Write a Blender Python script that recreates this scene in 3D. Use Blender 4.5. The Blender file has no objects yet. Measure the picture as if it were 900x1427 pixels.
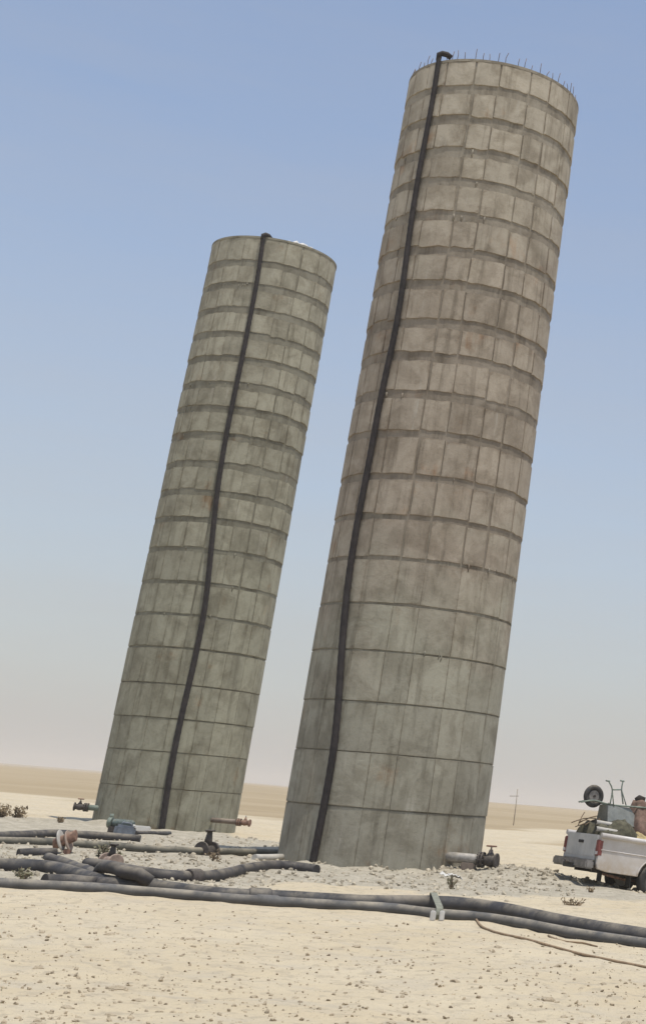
import bpy, bmesh, math, random
import numpy as np
from mathutils import Vector, Matrix, Euler, noise as mnoise

R_ = math.radians
random.seed(7)
rng = np.random.default_rng(11)
sc = bpy.context.scene
C = sc.collection

# ------------------------------------------------------------------ camera
# The photograph is a crop from the lower left of a wider frame: lens shift.
FPX, PPX, PPY, PITCH, ROLL, CAMZ = 2166.4, 1080.0, 389.0, 0.3366, 0.0800, 1.6
cam_d = bpy.data.cameras.new('camera')
cam = bpy.data.objects.new('camera', cam_d)
C.objects.link(cam)
_r = Vector((1, 0, 0)); _u = Vector((0, -math.sin(PITCH), math.cos(PITCH)))
CW = Vector((0, math.cos(PITCH), math.sin(PITCH)))
CR = math.cos(ROLL) * _r + math.sin(ROLL) * _u
CU = -math.sin(ROLL) * _r + math.cos(ROLL) * _u
CAM = Vector((0, 0, CAMZ))
m = Matrix((CR, CU, -CW)).transposed().to_4x4(); m.translation = CAM
cam.matrix_world = m
cam_d.sensor_fit = 'HORIZONTAL'; cam_d.sensor_width = 36
cam_d.lens = FPX / 900 * 36
cam_d.shift_x = (450 - PPX) / 900
cam_d.shift_y = -(713.5 - PPY) / 900
cam_d.clip_start = 0.1; cam_d.clip_end = 30000
sc.camera = cam
sc.render.resolution_x, sc.render.resolution_y = 645, 1024

# ------------------------------------------------------------------ light
SUN_EL, SUN_DIR = 77.0, Vector((0.62, -0.78))
w = bpy.data.worlds.new('World'); sc.world = w; w.use_nodes = True
wn = w.node_tree; wn.nodes.clear()
sky = wn.nodes.new('ShaderNodeTexSky'); sky.sky_type = 'NISHITA'
sky.sun_disc = False
sky.sun_elevation = R_(SUN_EL); sky.sun_rotation = math.atan2(SUN_DIR.x, SUN_DIR.y)
sky.altitude = 100; sky.air_density = 1.0; sky.dust_density = 1.3; sky.ozone_density = 2.0
bg = wn.nodes.new('ShaderNodeBackground'); bg.inputs[1].default_value = 0.15
wo = wn.nodes.new('ShaderNodeOutputWorld')
# dusty veil, thickest at the horizon, the same all round
tc = wn.nodes.new('ShaderNodeTexCoord'); sx_ = wn.nodes.new('ShaderNodeSeparateXYZ'); wn.links.new(tc.outputs['Generated'], sx_.inputs[0])
ab = wn.nodes.new('ShaderNodeMath'); ab.operation = 'ABSOLUTE'; wn.links.new(sx_.outputs[2], ab.inputs[0])
ml = wn.nodes.new('ShaderNodeMath'); ml.operation = 'MULTIPLY'; ml.inputs[1].default_value = -2.6; wn.links.new(ab.outputs[0], ml.inputs[0])
ex = wn.nodes.new('ShaderNodeMath'); ex.operation = 'EXPONENT'; wn.links.new(ml.outputs[0], ex.inputs[0])
vl = wn.nodes.new('ShaderNodeMath'); vl.operation = 'MULTIPLY'; vl.inputs[1].default_value = 0.92; wn.links.new(ex.outputs[0], vl.inputs[0])
vm_ = wn.nodes.new('ShaderNodeMix'); vm_.data_type = 'RGBA'; sn = wn.nodes.new('ShaderNodeTexNoise'); sm0 = wn.nodes.new('ShaderNodeMapping'); sm0.inputs['Scale'].default_value = (1.6, 1.6, 11)
wn.links.new(tc.outputs['Generated'], sm0.inputs[0]); wn.links.new(sm0.outputs[0], sn.inputs['Vector'])
sn.inputs['Scale'].default_value = 2.2; sn.inputs['Detail'].default_value = 5; sn.inputs['Roughness'].default_value = 0.6
sr0 = wn.nodes.new('ShaderNodeMapRange'); wn.links.new(sn.outputs['Fac'], sr0.inputs[0])
for q_, v_ in zip((1, 2, 3, 4), (0.3, 0.7, -0.05, 0.05)): sr0.inputs[q_].default_value = v_
va = wn.nodes.new('ShaderNodeMath'); va.operation = 'ADD'; va.use_clamp = True
wn.links.new(vl.outputs[0], va.inputs[0]); wn.links.new(sr0.outputs[0], va.inputs[1])
wn.links.new(va.outputs[0], vm_.inputs[0])
bl = wn.nodes.new('ShaderNodeMix'); bl.data_type = 'RGBA'; bl.blend_type = 'MULTIPLY'; bl.inputs[0].default_value = 1.0
wn.links.new(sky.outputs[0], bl.inputs[6]); bl.inputs[7].default_value = (1.01, 1.12, 1.18, 1); wn.links.new(bl.outputs[2], vm_.inputs[6]); vm_.inputs[7].default_value = (3.42, 3.31, 3.24, 1)
wn.links.new(vm_.outputs[2], bg.inputs[0]); wn.links.new(bg.outputs[0], wo.inputs[0])
sd = bpy.data.lights.new('sun', 'SUN'); sd.energy = 4.0; sd.angle = R_(0.6); sd.color = (1, 0.955, 0.88)
so = bpy.data.objects.new('sun', sd); C.objects.link(so)
h_ = SUN_DIR.normalized() * math.cos(R_(SUN_EL))
so.rotation_euler = Vector((h_.x, h_.y, math.sin(R_(SUN_EL)))).to_track_quat('Z', 'Y').to_euler()
so.location = (20, -20, 60)
sc.view_settings.view_transform = 'Standard'; sc.view_settings.look = 'None'
sc.view_settings.exposure = 0.0; sc.view_settings.gamma = 1.0
sc.view_settings.use_curve_mapping = False
sc.render.engine = 'CYCLES'
sc.cycles.max_bounces = 6; sc.cycles.volume_bounces = 1


def ray(x, y):
    return (CR * ((x - PPX) / FPX) - CU * ((y - PPY) / FPX) + CW).normalized()


def G(x, y, z=0.0):
    """point of height z seen at photograph pixel x, y"""
    d = ray(x, y); return CAM + d * ((z - CAMZ) / d.z)


def on_plane(x, y, p, n):
    d = ray(x, y); return CAM + d * ((p - CAM).dot(n) / d.dot(n))


def on_cyl(x, y, c, rad):
    """front point of a vertical cylinder seen at photograph pixel x, y"""
    d = ray(x, y); ox, oy = CAM.x - c[0], CAM.y - c[1]
    a = d.x ** 2 + d.y ** 2; b = ox * d.x + oy * d.y; cc = ox * ox + oy * oy - rad * rad
    q = b * b - a * cc
    t = (-b - math.sqrt(max(q, 0))) / a
    return CAM + d * t


# ------------------------------------------------------------------ helpers
def props(o, label=None, cat=None, group=None, kind=None):
    if label: o['label'] = label
    if cat: o['category'] = cat
    if group: o['group'] = group
    if kind: o['kind'] = kind
    return o


def link(name, me, mat=None, parent=None):
    o = bpy.data.objects.new(name, me); C.objects.link(o)
    if mat is not None and len(me.materials) == 0: me.materials.append(mat)
    if parent is not None: o.parent = parent
    return o


def empty(name, loc=(0, 0, 0), rot=(0, 0, 0)):
    o = bpy.data.objects.new(name, None); C.objects.link(o)
    o.empty_display_size = 0.3; o.location = loc; o.rotation_euler = rot
    return o


class MB:
    """collects shapes into one mesh"""
    def __init__(s): s.v = []; s.f = []; s.sm = []

    def add(s, vs, fs, smooth=False):
        n = len(s.v); s.v += [tuple(q) for q in vs]
        for f in fs: s.f.append([i + n for i in f]); s.sm.append(smooth)
        return s

    def box(s, lo, hi, M=None):
        x0, y0, z0 = lo; x1, y1, z1 = hi
        vs = [Vector(q) for q in ((x0, y0, z0), (x1, y0, z0), (x1, y1, z0), (x0, y1, z0), (x0, y0, z1), (x1, y0, z1), (x1, y1, z1), (x0, y1, z1))]
        if M is not None: vs = [M @ q for q in vs]
        return s.add(vs, [(3, 2, 1, 0), (4, 5, 6, 7), (0, 1, 5, 4), (1, 2, 6, 5), (2, 3, 7, 6), (3, 0, 4, 7)])

    def tube(s, pts, rad, n=12, caps=True, flat=1.0, wob=0.0):
        pts = [Vector(q) for q in pts]
        rads = rad if isinstance(rad, (list, tuple)) else [rad] * len(pts)
        vs = []; prev = None
        for i, p in enumerate(pts):
            t = (pts[min(i + 1, len(pts) - 1)] - pts[max(i - 1, 0)]).normalized()
            if prev is None:
                a = Vector((0, 0, 1)) if abs(t.z) < 0.9 else Vector((1, 0, 0))
                u = t.cross(a).normalized()
            else:
                u = (prev - t * prev.dot(t)).normalized()
            prev = u; v = t.cross(u)
            for k in range(n):
                an = 2 * math.pi * k / n
                rr = rads[i] * (1 + wob * mnoise.noise((p.x * 3 + math.cos(an), p.y * 3 + math.sin(an), p.z * 3)))
                vs.append(p + u * (math.cos(an) * rr) + v * (math.sin(an) * rr * flat))
        fs = []
        for i in range(len(pts) - 1):
            for k in range(n):
                a = i * n + k; b = i * n + (k + 1) % n
                fs.append((a, b, b + n, a + n))
        s.add(vs, fs, True)
        if caps:
            m0 = len(s.v) - len(vs)
            s.f.append([m0 + k for k in range(n)][::-1]); s.sm.append(False)
            s.f.append([m0 + (len(pts) - 1) * n + k for k in range(n)]); s.sm.append(False)
        return s

    def torus(s, c, axis, R, r, n=28, k=10, sq=1.0):
        c = Vector(c); ax = Vector(axis).normalized()
        a = ax.orthogonal().normalized(); b = ax.cross(a)
        vs = []; fs = []
        for i in range(n):
            t = 2 * math.pi * i / n; d = a * math.cos(t) + b * math.sin(t)
            for j in range(k):
                q = 2 * math.pi * j / k
                vs.append(c + d * (R + r * math.cos(q)) + ax * (r * sq * math.sin(q)))
        for i in range(n):
            for j in range(k):
                fs.append((i * k + j, ((i + 1) % n) * k + j, ((i + 1) % n) * k + (j + 1) % k, i * k + (j + 1) % k))
        return s.add(vs, fs, True)

    def disc(s, c, axis, R, th, n=24):
        c = Vector(c); ax = Vector(axis).normalized()
        b = min(0.2 * th, 0.012)
        return s.tube([c - ax * th / 2, c - ax * (th / 2 - b), c + ax * (th / 2 - b), c + ax * th / 2], [R - b, R, R, R - b], n)

    def prism(s, poly, y0, y1, M=None):
        """polygon in x,z pushed along y"""
        n = len(poly)
        vs = [Vector((x, y0, z)) for x, z in poly] + [Vector((x, y1, z)) for x, z in poly]
        if M is not None: vs = [M @ q for q in vs]
        fs = [list(range(n)), list(range(2 * n - 1, n - 1, -1))]
        for i in range(n):
            j = (i + 1) % n; fs.append((i, i + n, j + n, j))
        return s.add(vs, fs)

    def mesh(s, name):
        me = bpy.data.meshes.new(name); me.from_pydata(s.v, [], s.f)
        me.polygons.foreach_set('use_smooth', s.sm); me.update()
        return me

    def build(s, name, mat, parent=None, bevel=0, recalc=True):
        me = s.mesh(name)
        if recalc or bevel:
            bm = bmesh.new(); bm.from_mesh(me)
            if bevel:
                ed = [e for e in bm.edges if len(e.link_faces) == 2 and e.calc_face_angle(0) > 0.7]
                bmesh.ops.bevel(bm, geom=ed, offset=bevel, segments=2, affect='EDGES', clamp_overlap=True)
            bmesh.ops.recalc_face_normals(bm, faces=bm.faces)
            bm.to_mesh(me); bm.free()
        return link(name, me, mat, parent)


def curve_pts(pts, step=0.3):
    """Catmull-Rom through the points, resampled"""
    P = [Vector(q) for q in pts]; P = [2 * P[0] - P[1]] + P + [2 * P[-1] - P[-2]]
    out = []
    for i in range(1, len(P) - 2):
        n = max(2, int((P[i + 1] - P[i]).length / step))
        for k in range(n):
            t = k / n
            out.append(0.5 * ((2 * P[i]) + (P[i + 1] - P[i - 1]) * t + (2 * P[i - 1] - 5 * P[i] + 4 * P[i + 1] - P[i + 2]) * t * t
                              + (3 * P[i] - P[i - 1] - 3 * P[i + 1] + P[i + 2]) * t ** 3))
    out.append(P[-2]); return out


# ------------------------------------------------------------------ materials
class N:
    def __init__(s, name, rough=0.8):
        s.m = bpy.data.materials.new(name); s.m.use_nodes = True
        s.t = s.m.node_tree; s.b = s.t.nodes['Principled BSDF']
        s.b.inputs['Roughness'].default_value = rough
        s.b.inputs['Specular IOR Level'].default_value = 0.3

    def n(s, kind, **kw):
        q = s.t.nodes.new('ShaderNode' + kind)
        for k, v in kw.items(): setattr(q, k, v)
        return q

    def lk(s, a, b): s.t.links.new(a, b)

    def val(s, sock, v):
        if isinstance(v, bpy.types.NodeSocket): s.lk(v, sock)
        else: sock.default_value = (*v, 1) if isinstance(v, tuple) and len(v) == 3 and sock.type == 'RGBA' else v

    def coord(s, which='Object', scale=(1, 1, 1)):
        c = s.n('TexCoord'); mp = s.n('Mapping'); s.lk(c.outputs[which], mp.inputs[0])
        mp.inputs['Scale'].default_value = scale
        return mp.outputs[0]

    def pos(s, scale=(1, 1, 1)):
        c = s.n('NewGeometry'); mp = s.n('Mapping'); s.lk(c.outputs['Position'], mp.inputs[0])
        mp.inputs['Scale'].default_value = scale
        return mp.outputs[0]

    def noise(s, vec, scale, detail=4, rough=0.6, dist=0.0):
        q = s.n('TexNoise'); s.lk(vec, q.inputs['Vector'])
        q.inputs['Scale'].default_value = scale; q.inputs['Detail'].default_value = detail
        q.inputs['Roughness'].default_value = rough; q.inputs['Distortion'].default_value = dist
        return q.outputs['Fac']

    def voro(s, vec, scale, feature='F1', out='Distance', rnd=1.0):
        q = s.n('TexVoronoi', feature=feature); s.lk(vec, q.inputs['Vector'])
        q.inputs['Scale'].default_value = scale; q.inputs['Randomness'].default_value = rnd
        return q.outputs[out]

    def ramp(s, fac, a, b, lo=0.0, hi=1.0):
        q = s.n('MapRange', interpolation_type='SMOOTHSTEP'); s.lk(fac, q.inputs[0])
        for i, v in zip((1, 2, 3, 4), (a, b, lo, hi)): q.inputs[i].default_value = v
        return q.outputs[0]

    def math(s, op, a, b=0.0):
        q = s.n('Math', operation=op); s.val(q.inputs[0], a); s.val(q.inputs[1], b)
        return q.outputs[0]

    def mix(s, fac, a, b, mode='MIX'):
        q = s.n('Mix', data_type='RGBA', blend_type=mode)
        s.val(q.inputs[0], fac); s.val(q.inputs[6], a); s.val(q.inputs[7], b)
        return q.outputs[2]

    def color(s, c): s.val(s.b.inputs['Base Color'], c); return s

    def bump(s, h, strength, dist):
        q = s.n('Bump'); q.inputs['Strength'].default_value = strength; q.inputs['Distance'].default_value = dist
        s.lk(h, q.inputs['Height']); s.lk(q.outputs[0], s.b.inputs['Normal']); return s


def simple(name, col, rough=0.6, metal=0.0, var=0.25, scale=6.0, dust=0.0, bump=0.0, dustcol=(0.45, 0.38, 0.27)):
    k = N(name, rough); v = k.coord('Object')
    f = k.noise(v, scale, 5, 0.65)
    dark = tuple(c * (1 - var) for c in col); lite = tuple(min(1, c * (1 + var)) for c in col)
    c = k.mix(k.ramp(f, 0.3, 0.7), dark, lite)
    if dust:
        g = k.n('NewGeometry'); sp = k.n('SeparateXYZ'); k.lk(g.outputs['Normal'], sp.inputs[0])
        up = k.ramp(sp.outputs[2], -0.1, 1.0)
        d2 = k.math('MULTIPLY', k.math('MULTIPLY', up, k.ramp(k.noise(v, scale * 0.8, 7, 0.72), 0.35, 0.68)), dust)
        c = k.mix(d2, c, dustcol)
    k.color(c); k.b.inputs['Metallic'].default_value = metal
    if bump: k.bump(k.noise(v, scale * 6, 4, 0.6), bump, 0.02)
    return k.m


def concrete(name, stops, dark, off, mul=1.0):
    """weathered cast concrete; stops are the casting batches (height, colour)"""
    k = N(name, 0.92)
    c = k.n('TexCoord'); mp = k.n('Mapping'); k.lk(c.outputs['Object'], mp.inputs[0]); mp.inputs['Location'].default_value = off
    v = mp.outputs[0]
    st = k.n('Mapping'); k.lk(v, st.inputs[0]); st.inputs['Scale'].default_value = (1, 1, 0.10)
    big = k.noise(v, 0.5, 4, 0.6, 0.5); mid = k.noise(v, 1.9, 7, 0.68, 0.4); fine = k.noise(v, 15, 5, 0.7)
    streak = k.noise(st.outputs[0], 3.4, 6, 0.7, 0.15); patchy = k.noise(v, 0.95, 6, 0.62, 0.9)
    sp = k.n('SeparateXYZ'); k.lk(c.outputs['Object'], sp.inputs[0])
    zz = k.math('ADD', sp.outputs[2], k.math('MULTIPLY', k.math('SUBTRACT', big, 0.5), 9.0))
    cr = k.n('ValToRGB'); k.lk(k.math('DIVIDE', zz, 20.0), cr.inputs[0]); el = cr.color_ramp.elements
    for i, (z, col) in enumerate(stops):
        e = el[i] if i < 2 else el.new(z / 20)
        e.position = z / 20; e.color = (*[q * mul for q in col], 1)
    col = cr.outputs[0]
    info = k.n('ObjectInfo'); tone = k.ramp(info.outputs['Random'], 0, 1, 0.93, 1.07)
    vm = k.n('VectorMath', operation='SCALE'); k.lk(col, vm.inputs[0]); k.lk(tone, vm.inputs[3]); col = vm.outputs[0]
    mulc = lambda f, t: k.mix(f, col, t, 'MULTIPLY')
    col = mulc(k.ramp(patchy, 0.42, 0.62, 0, 0.9), (0.76, 0.745, 0.725))
    col = mulc(k.ramp(mid, 0.42, 0.70, 0, 1.0), (0.74, 0.72, 0.69))
    col = mulc(k.ramp(streak, 0.50, 0.70, 0, 1.0), (0.63, 0.615, 0.59))
    col = k.mix(k.ramp(streak, 0.40, 0.24, 0, 0.5), col, (0.47 * mul, 0.435 * mul, 0.37 * mul))
    col = mulc(k.math('MULTIPLY', k.ramp(k.noise(v, 0.8, 4, 0.6, 0.2), 0.60, 0.74), k.ramp(streak, 0.40, 0.6)), (0.98, 0.76, 0.62))
    col = mulc(k.ramp(fine, 0.54, 0.76, 0, 0.6), (0.6, 0.6, 0.6))
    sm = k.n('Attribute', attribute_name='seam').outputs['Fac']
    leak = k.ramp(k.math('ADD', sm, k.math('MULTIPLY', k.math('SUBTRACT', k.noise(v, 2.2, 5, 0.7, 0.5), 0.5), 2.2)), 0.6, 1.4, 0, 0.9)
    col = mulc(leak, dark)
    k.color(col)
    hh = k.math('ADD', k.math('MULTIPLY', fine, 0.5), k.math('MULTIPLY', mid, 1.0))
    k.bump(hh, 0.55, 0.025)
    return k.m


M = {}
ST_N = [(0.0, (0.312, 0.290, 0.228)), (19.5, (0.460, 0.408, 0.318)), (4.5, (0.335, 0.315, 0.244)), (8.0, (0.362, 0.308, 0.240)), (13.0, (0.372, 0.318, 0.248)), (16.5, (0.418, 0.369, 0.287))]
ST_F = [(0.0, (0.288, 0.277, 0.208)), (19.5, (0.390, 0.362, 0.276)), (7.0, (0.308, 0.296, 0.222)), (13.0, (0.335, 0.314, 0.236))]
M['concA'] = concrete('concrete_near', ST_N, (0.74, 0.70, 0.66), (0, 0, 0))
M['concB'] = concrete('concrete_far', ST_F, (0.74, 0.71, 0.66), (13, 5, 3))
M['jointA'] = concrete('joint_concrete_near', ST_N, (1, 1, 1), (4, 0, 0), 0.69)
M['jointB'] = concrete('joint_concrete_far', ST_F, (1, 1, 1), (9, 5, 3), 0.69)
M['drip'] = simple('laitance_drips', (0.34, 0.31, 0.27), 0.95, var=0.3, scale=9)
M['hose'] = simple('ribbed_black_rubber', (0.024, 0.020, 0.020), 0.8, var=0.4, scale=5, dust=0.1)
M['pipe_black'] = simple('black_polyethylene', (0.040, 0.039, 0.041), 0.7, var=0.3, scale=3, dust=0.45)
M['pipe_dark'] = simple('weathered_black_rubber', (0.040, 0.037, 0.038), 0.7, var=0.35, scale=3, dust=0.4, bump=0.2)
M['pipe_grey'] = simple('grey_plastic_pipe', (0.085, 0.083, 0.080), 0.7, var=0.25, scale=2.5, dust=0.6)
M['pipe_olive'] = simple('olive_grey_pipe', (0.085, 0.082, 0.066), 0.75, var=0.25, scale=2.5, dust=0.6)
M['pvc'] = simple('white_pvc', (0.58, 0.56, 0.52), 0.45, var=0.08, dust=0.3)
M['palepipe'] = simple('pale_dusty_pipe', (0.42, 0.395, 0.35), 0.6, var=0.15, dust=0.3)
M['rust'] = simple('rusty_steel', (0.19, 0.11, 0.078), 0.85, var=0.45, scale=9, dust=0.3, bump=0.3)
M['rustpink'] = simple('faded_red_oxide_paint', (0.29, 0.215, 0.17), 0.8, var=0.25, scale=9, dust=0.3)
M['iron'] = simple('dark_cast_iron', (0.060, 0.050, 0.045), 0.7, var=0.4, scale=9, dust=0.25, bump=0.2)
M['steel'] = simple('dull_steel', (0.30, 0.28, 0.25), 0.6, metal=0.2, var=0.3, scale=7, dust=0.4)
M['brown_steel'] = simple('brown_primed_steel', (0.16, 0.125, 0.10), 0.7, var=0.3, scale=6, dust=0.5)
M['rebar'] = simple('rebar_steel', (0.14, 0.10, 0.085), 0.8, var=0.3)
M['teal'] = simple('teal_paint', (0.085, 0.115, 0.11), 0.7, var=0.3, dust=0.3)
M['blue'] = simple('blue_plastic', (0.14, 0.16, 0.19), 0.7, var=0.25, dust=0.3)
M['olive'] = simple('olive_canvas', (0.055, 0.052, 0.032), 0.9, var=0.5, scale=8, dust=0.12, bump=0.4)
M['brown_cloth'] = simple('brown_cloth', (0.155, 0.098, 0.075), 0.95, var=0.35, scale=7, dust=0.2, bump=0.4)
M['dark_cloth'] = simple('black_cloth', (0.03, 0.025, 0.02), 0.95, var=0.3)
M['tan_cloth'] = simple('tan_sacking', (0.33, 0.26, 0.13), 0.95, var=0.35, scale=8, bump=0.4)
M['timber'] = simple('grey_timber', (0.27, 0.225, 0.17), 0.9, var=0.3, scale=10)
M['galv'] = simple('galvanised_steel', (0.24, 0.245, 0.22), 0.5, metal=0.4, var=0.2, scale=5, dust=0.2)
M['green_steel'] = simple('grey_green_paint', (0.16, 0.19, 0.155), 0.6, var=0.25, scale=7, dust=0.15)
M['tyre'] = simple('tyre_rubber', (0.035, 0.034, 0.034), 0.85, var=0.3, scale=7, dust=0.5)
M['rim'] = simple('grey_wheel_steel', (0.30, 0.30, 0.30), 0.5, metal=0.3, var=0.2, dust=0.3)
M['rope'] = simple('brown_rope', (0.24, 0.17, 0.105), 0.95, var=0.3, scale=12)
M['strap'] = simple('pale_green_webbing', (0.20, 0.20, 0.155), 0.9, var=0.25, scale=12)
M['stone'] = simple('sandstone_pebble', (0.33, 0.265, 0.18), 0.95, var=0.45, scale=9, dust=0.75, bump=0.3)
M['rubble'] = simple('grey_limestone', (0.37, 0.32, 0.238), 0.95, var=0.35, scale=6, dust=0.3, bump=0.3)
M['leaf'] = simple('dry_leaf', (0.20, 0.15, 0.09), 0.9, var=0.45, scale=4)
M['leafg'] = simple('dusty_green_leaf', (0.17, 0.155, 0.095), 0.9, var=0.4, scale=4)
M['twig'] = simple('dry_twig', (0.16, 0.115, 0.075), 0.95, var=0.3)
k = N('white_car_paint', 0.38); v = k.coord('Object')
c_ = k.mix(k.ramp(k.noise(v, 1.8, 5, 0.65), 0.35, 0.75), (0.56, 0.53, 0.50), (0.46, 0.415, 0.365))
sep = k.n('SeparateXYZ'); k.lk(v, sep.inputs[0])
c_ = k.mix(k.math('MULTIPLY', k.ramp(sep.outputs[2], 0.85, 0.3), k.ramp(k.noise(v, 5, 5, 0.7), 0.3, 0.7)), c_, (0.42, 0.33, 0.23))
k.color(c_); k.b.inputs['Coat Weight'].default_value = 0.25; M['paint'] = k.m
M['tailgate'] = simple('grey_dusty_paint', (0.46, 0.45, 0.425), 0.45, var=0.12, scale=3, dust=0.2)
M['bumper'] = simple('grey_bumper_steel', (0.22, 0.205, 0.19), 0.5, metal=0.3, var=0.3, scale=5, dust=0.3)
M['red_lens'] = simple('red_lamp_lens', (0.17, 0.05, 0.045), 0.3, var=0.3, dust=0.2)
M['clear_lens'] = simple('clear_lamp_lens', (0.55, 0.52, 0.5), 0.2, var=0.1)
M['black_trim'] = simple('black_trim', (0.03, 0.03, 0.03), 0.6, var=0.2, dust=0.2)
k = N('dark_glass', 0.06); k.color((0.02, 0.025, 0.028)); k.b.inputs['Specular IOR Level'].default_value = 0.6; M['glass'] = k.m

# ground
k = N('desert_sand', 0.97)
P = k.pos()
at = k.n('Attribute', attribute_name='gravel'); gravel = at.outputs['Fac']
at2 = k.n('Attribute', attribute_name='far'); far = at2.outputs['Fac']
n1 = k.noise(P, 0.35, 5, 0.6); n2 = k.noise(P, 2.2, 6, 0.65); n3 = k.noise(P, 11, 5, 0.7); n4 = k.noise(P, 45, 3, 0.6)
sand = k.mix(k.ramp(n1, 0.35, 0.65), (0.505, 0.416, 0.276), (0.540, 0.455, 0.315))
sand = k.mix(k.ramp(n2, 0.45, 0.75, 0, 0.55), sand, (0.47, 0.405, 0.305))
sand = k.mix(k.ramp(n3, 0.58, 0.78, 0, 0.6), sand, (0.33, 0.275, 0.195))
vd = k.voro(P, 9.0, rnd=1.0)
sand = k.mix(k.math('MULTIPLY', k.ramp(vd, 0.20, 0.11), k.ramp(n2, 0.45, 0.6)), sand, (0.25, 0.20, 0.14))
n5 = k.noise(P, 5.0, 3, 0.55, 0.6)
sand = k.mix(k.ramp(n5, 0.52, 0.66, 0, 0.65), sand, (0.38, 0.318, 0.225))  # darker mottling coloured in to stand for the shade of small hollows
sand = k.mix(k.ramp(k.noise(P, 1.3, 5, 0.6, 0.4), 0.5, 0.7, 0, 0.5), sand, (0.44, 0.385, 0.295))
sand = k.mix(k.ramp(n4, 0.6, 0.8, 0, 0.4), sand, (0.30, 0.25, 0.18))
grv = k.mix(k.ramp(n2, 0.35, 0.65), (0.345, 0.305, 0.230), (0.44, 0.39, 0.30))
grv = k.mix(k.ramp(n3, 0.5, 0.7, 0, 0.75), grv, (0.22, 0.195, 0.145))
gm = k.ramp(k.math('ADD', gravel, k.math('MULTIPLY', k.math('SUBTRACT', n2, 0.5), 0.9)), 0.35, 0.65)
col = k.mix(gm, sand, grv)
stre = k.noise(k.pos((0.012, 0.05, 1)), 1.0, 5, 0.6)
farc = k.mix(k.ramp(stre, 0.35, 0.65), (0.315, 0.240, 0.138), (0.362, 0.280, 0.170))
farc = k.mix(k.ramp(k.noise(k.pos((0.08, 0.25, 1)), 1.0, 4, 0.7), 0.56, 0.72, 0, 0.35), farc, (0.22, 0.165, 0.095))
fm = k.ramp(k.math('ADD', far, k.math('MULTIPLY', k.math('SUBTRACT', k.noise(k.pos((0.05, 0.09, 1)), 1.0, 5, 0.6), 0.5), 1.5)), 0.3, 0.7)
col = k.mix(fm, col, farc)
k.color(col)
hh = k.math('ADD', k.math('MULTIPLY', n2, 1.6), k.math('ADD', k.math('MULTIPLY', n3, 0.9), k.math('MULTIPLY', n4, 0.35)))
k.bump(hh, 0.7, 0.07)
M['ground'] = k.m

# ------------------------------------------------------------------ towers' places
NEAR = (-7.926, 38.10); FARC = (-18.137, 53.41)
RN, RF, HN, HF = 2.255, 2.175, 19.43, 19.58
NB = [1.26, 2.41, 3.49, 4.595, 5.634, 6.66, 7.63, 8.555, 9.60, 10.553, 11.50, 12.35, 13.33, 14.20, 15.127, 16.03, 16.855, 17.74, 18.61]
FB = [1.22, 2.30, 3.31, 4.35, 5.47, 6.51, 7.55, 8.62, 9.60, 10.50, 11.45, 12.43, 13.36, 14.22, 15.12, 15.99, 16.87, 17.75, 18.60]

# ------------------------------------------------------------------ ground
TRUCK_A = R_(31)


def sstep(x, a, b):
    t = np.clip((x - a) / (b - a), 0, 1); return t * t * (3 - 2 * t)


_tab = rng.random((256, 256))


def vnoise(x, y, s):
    x = np.asarray(x, float) * s + 1000.37; y = np.asarray(y, float) * s + 1000.71
    xi = np.floor(x).astype(int); yi = np.floor(y).astype(int); fx = x - xi; fy = y - yi
    fx = fx * fx * (3 - 2 * fx); fy = fy * fy * (3 - 2 * fy)
    g = lambda a, b: _tab[a % 256, b % 256]
    return (g(xi, yi) * (1 - fx) + g(xi + 1, yi) * fx) * (1 - fy) + (g(xi, yi + 1) * (1 - fx) + g(xi + 1, yi + 1) * fx) * fy - 0.5


def segdist(x, y, a, b):
    ax, ay = a; bx, by = b; dx, dy = bx - ax, by - ay
    t = np.clip(((x - ax) * dx + (y - ay) * dy) / (dx * dx + dy * dy), 0, 1)
    return np.hypot(x - ax - t * dx, y - ay - t * dy)


def gravel_mask(x, y):
    d = np.minimum(segdist(x, y, (NEAR[0] + 2.5, NEAR[1] - 1.5), (NEAR[0] - 2, NEAR[1] - 1.5)) - 2.8,
                   segdist(x, y, (NEAR[0] - 2, NEAR[1] - 2), (FARC[0] - 1, FARC[1] - 3)) - 3.6)
    d = np.minimum(d, segdist(x, y, (-10.5, 28), (-20, 46)) - 3.0)
    d = np.minimum(d, segdist(x, y, (-10.0, 31.8), (-5.2, 33.5)) - 2.9)
    return 1 - sstep(d + vnoise(x, y, 0.5) * 1.6, -0.8, 1.4)


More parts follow.
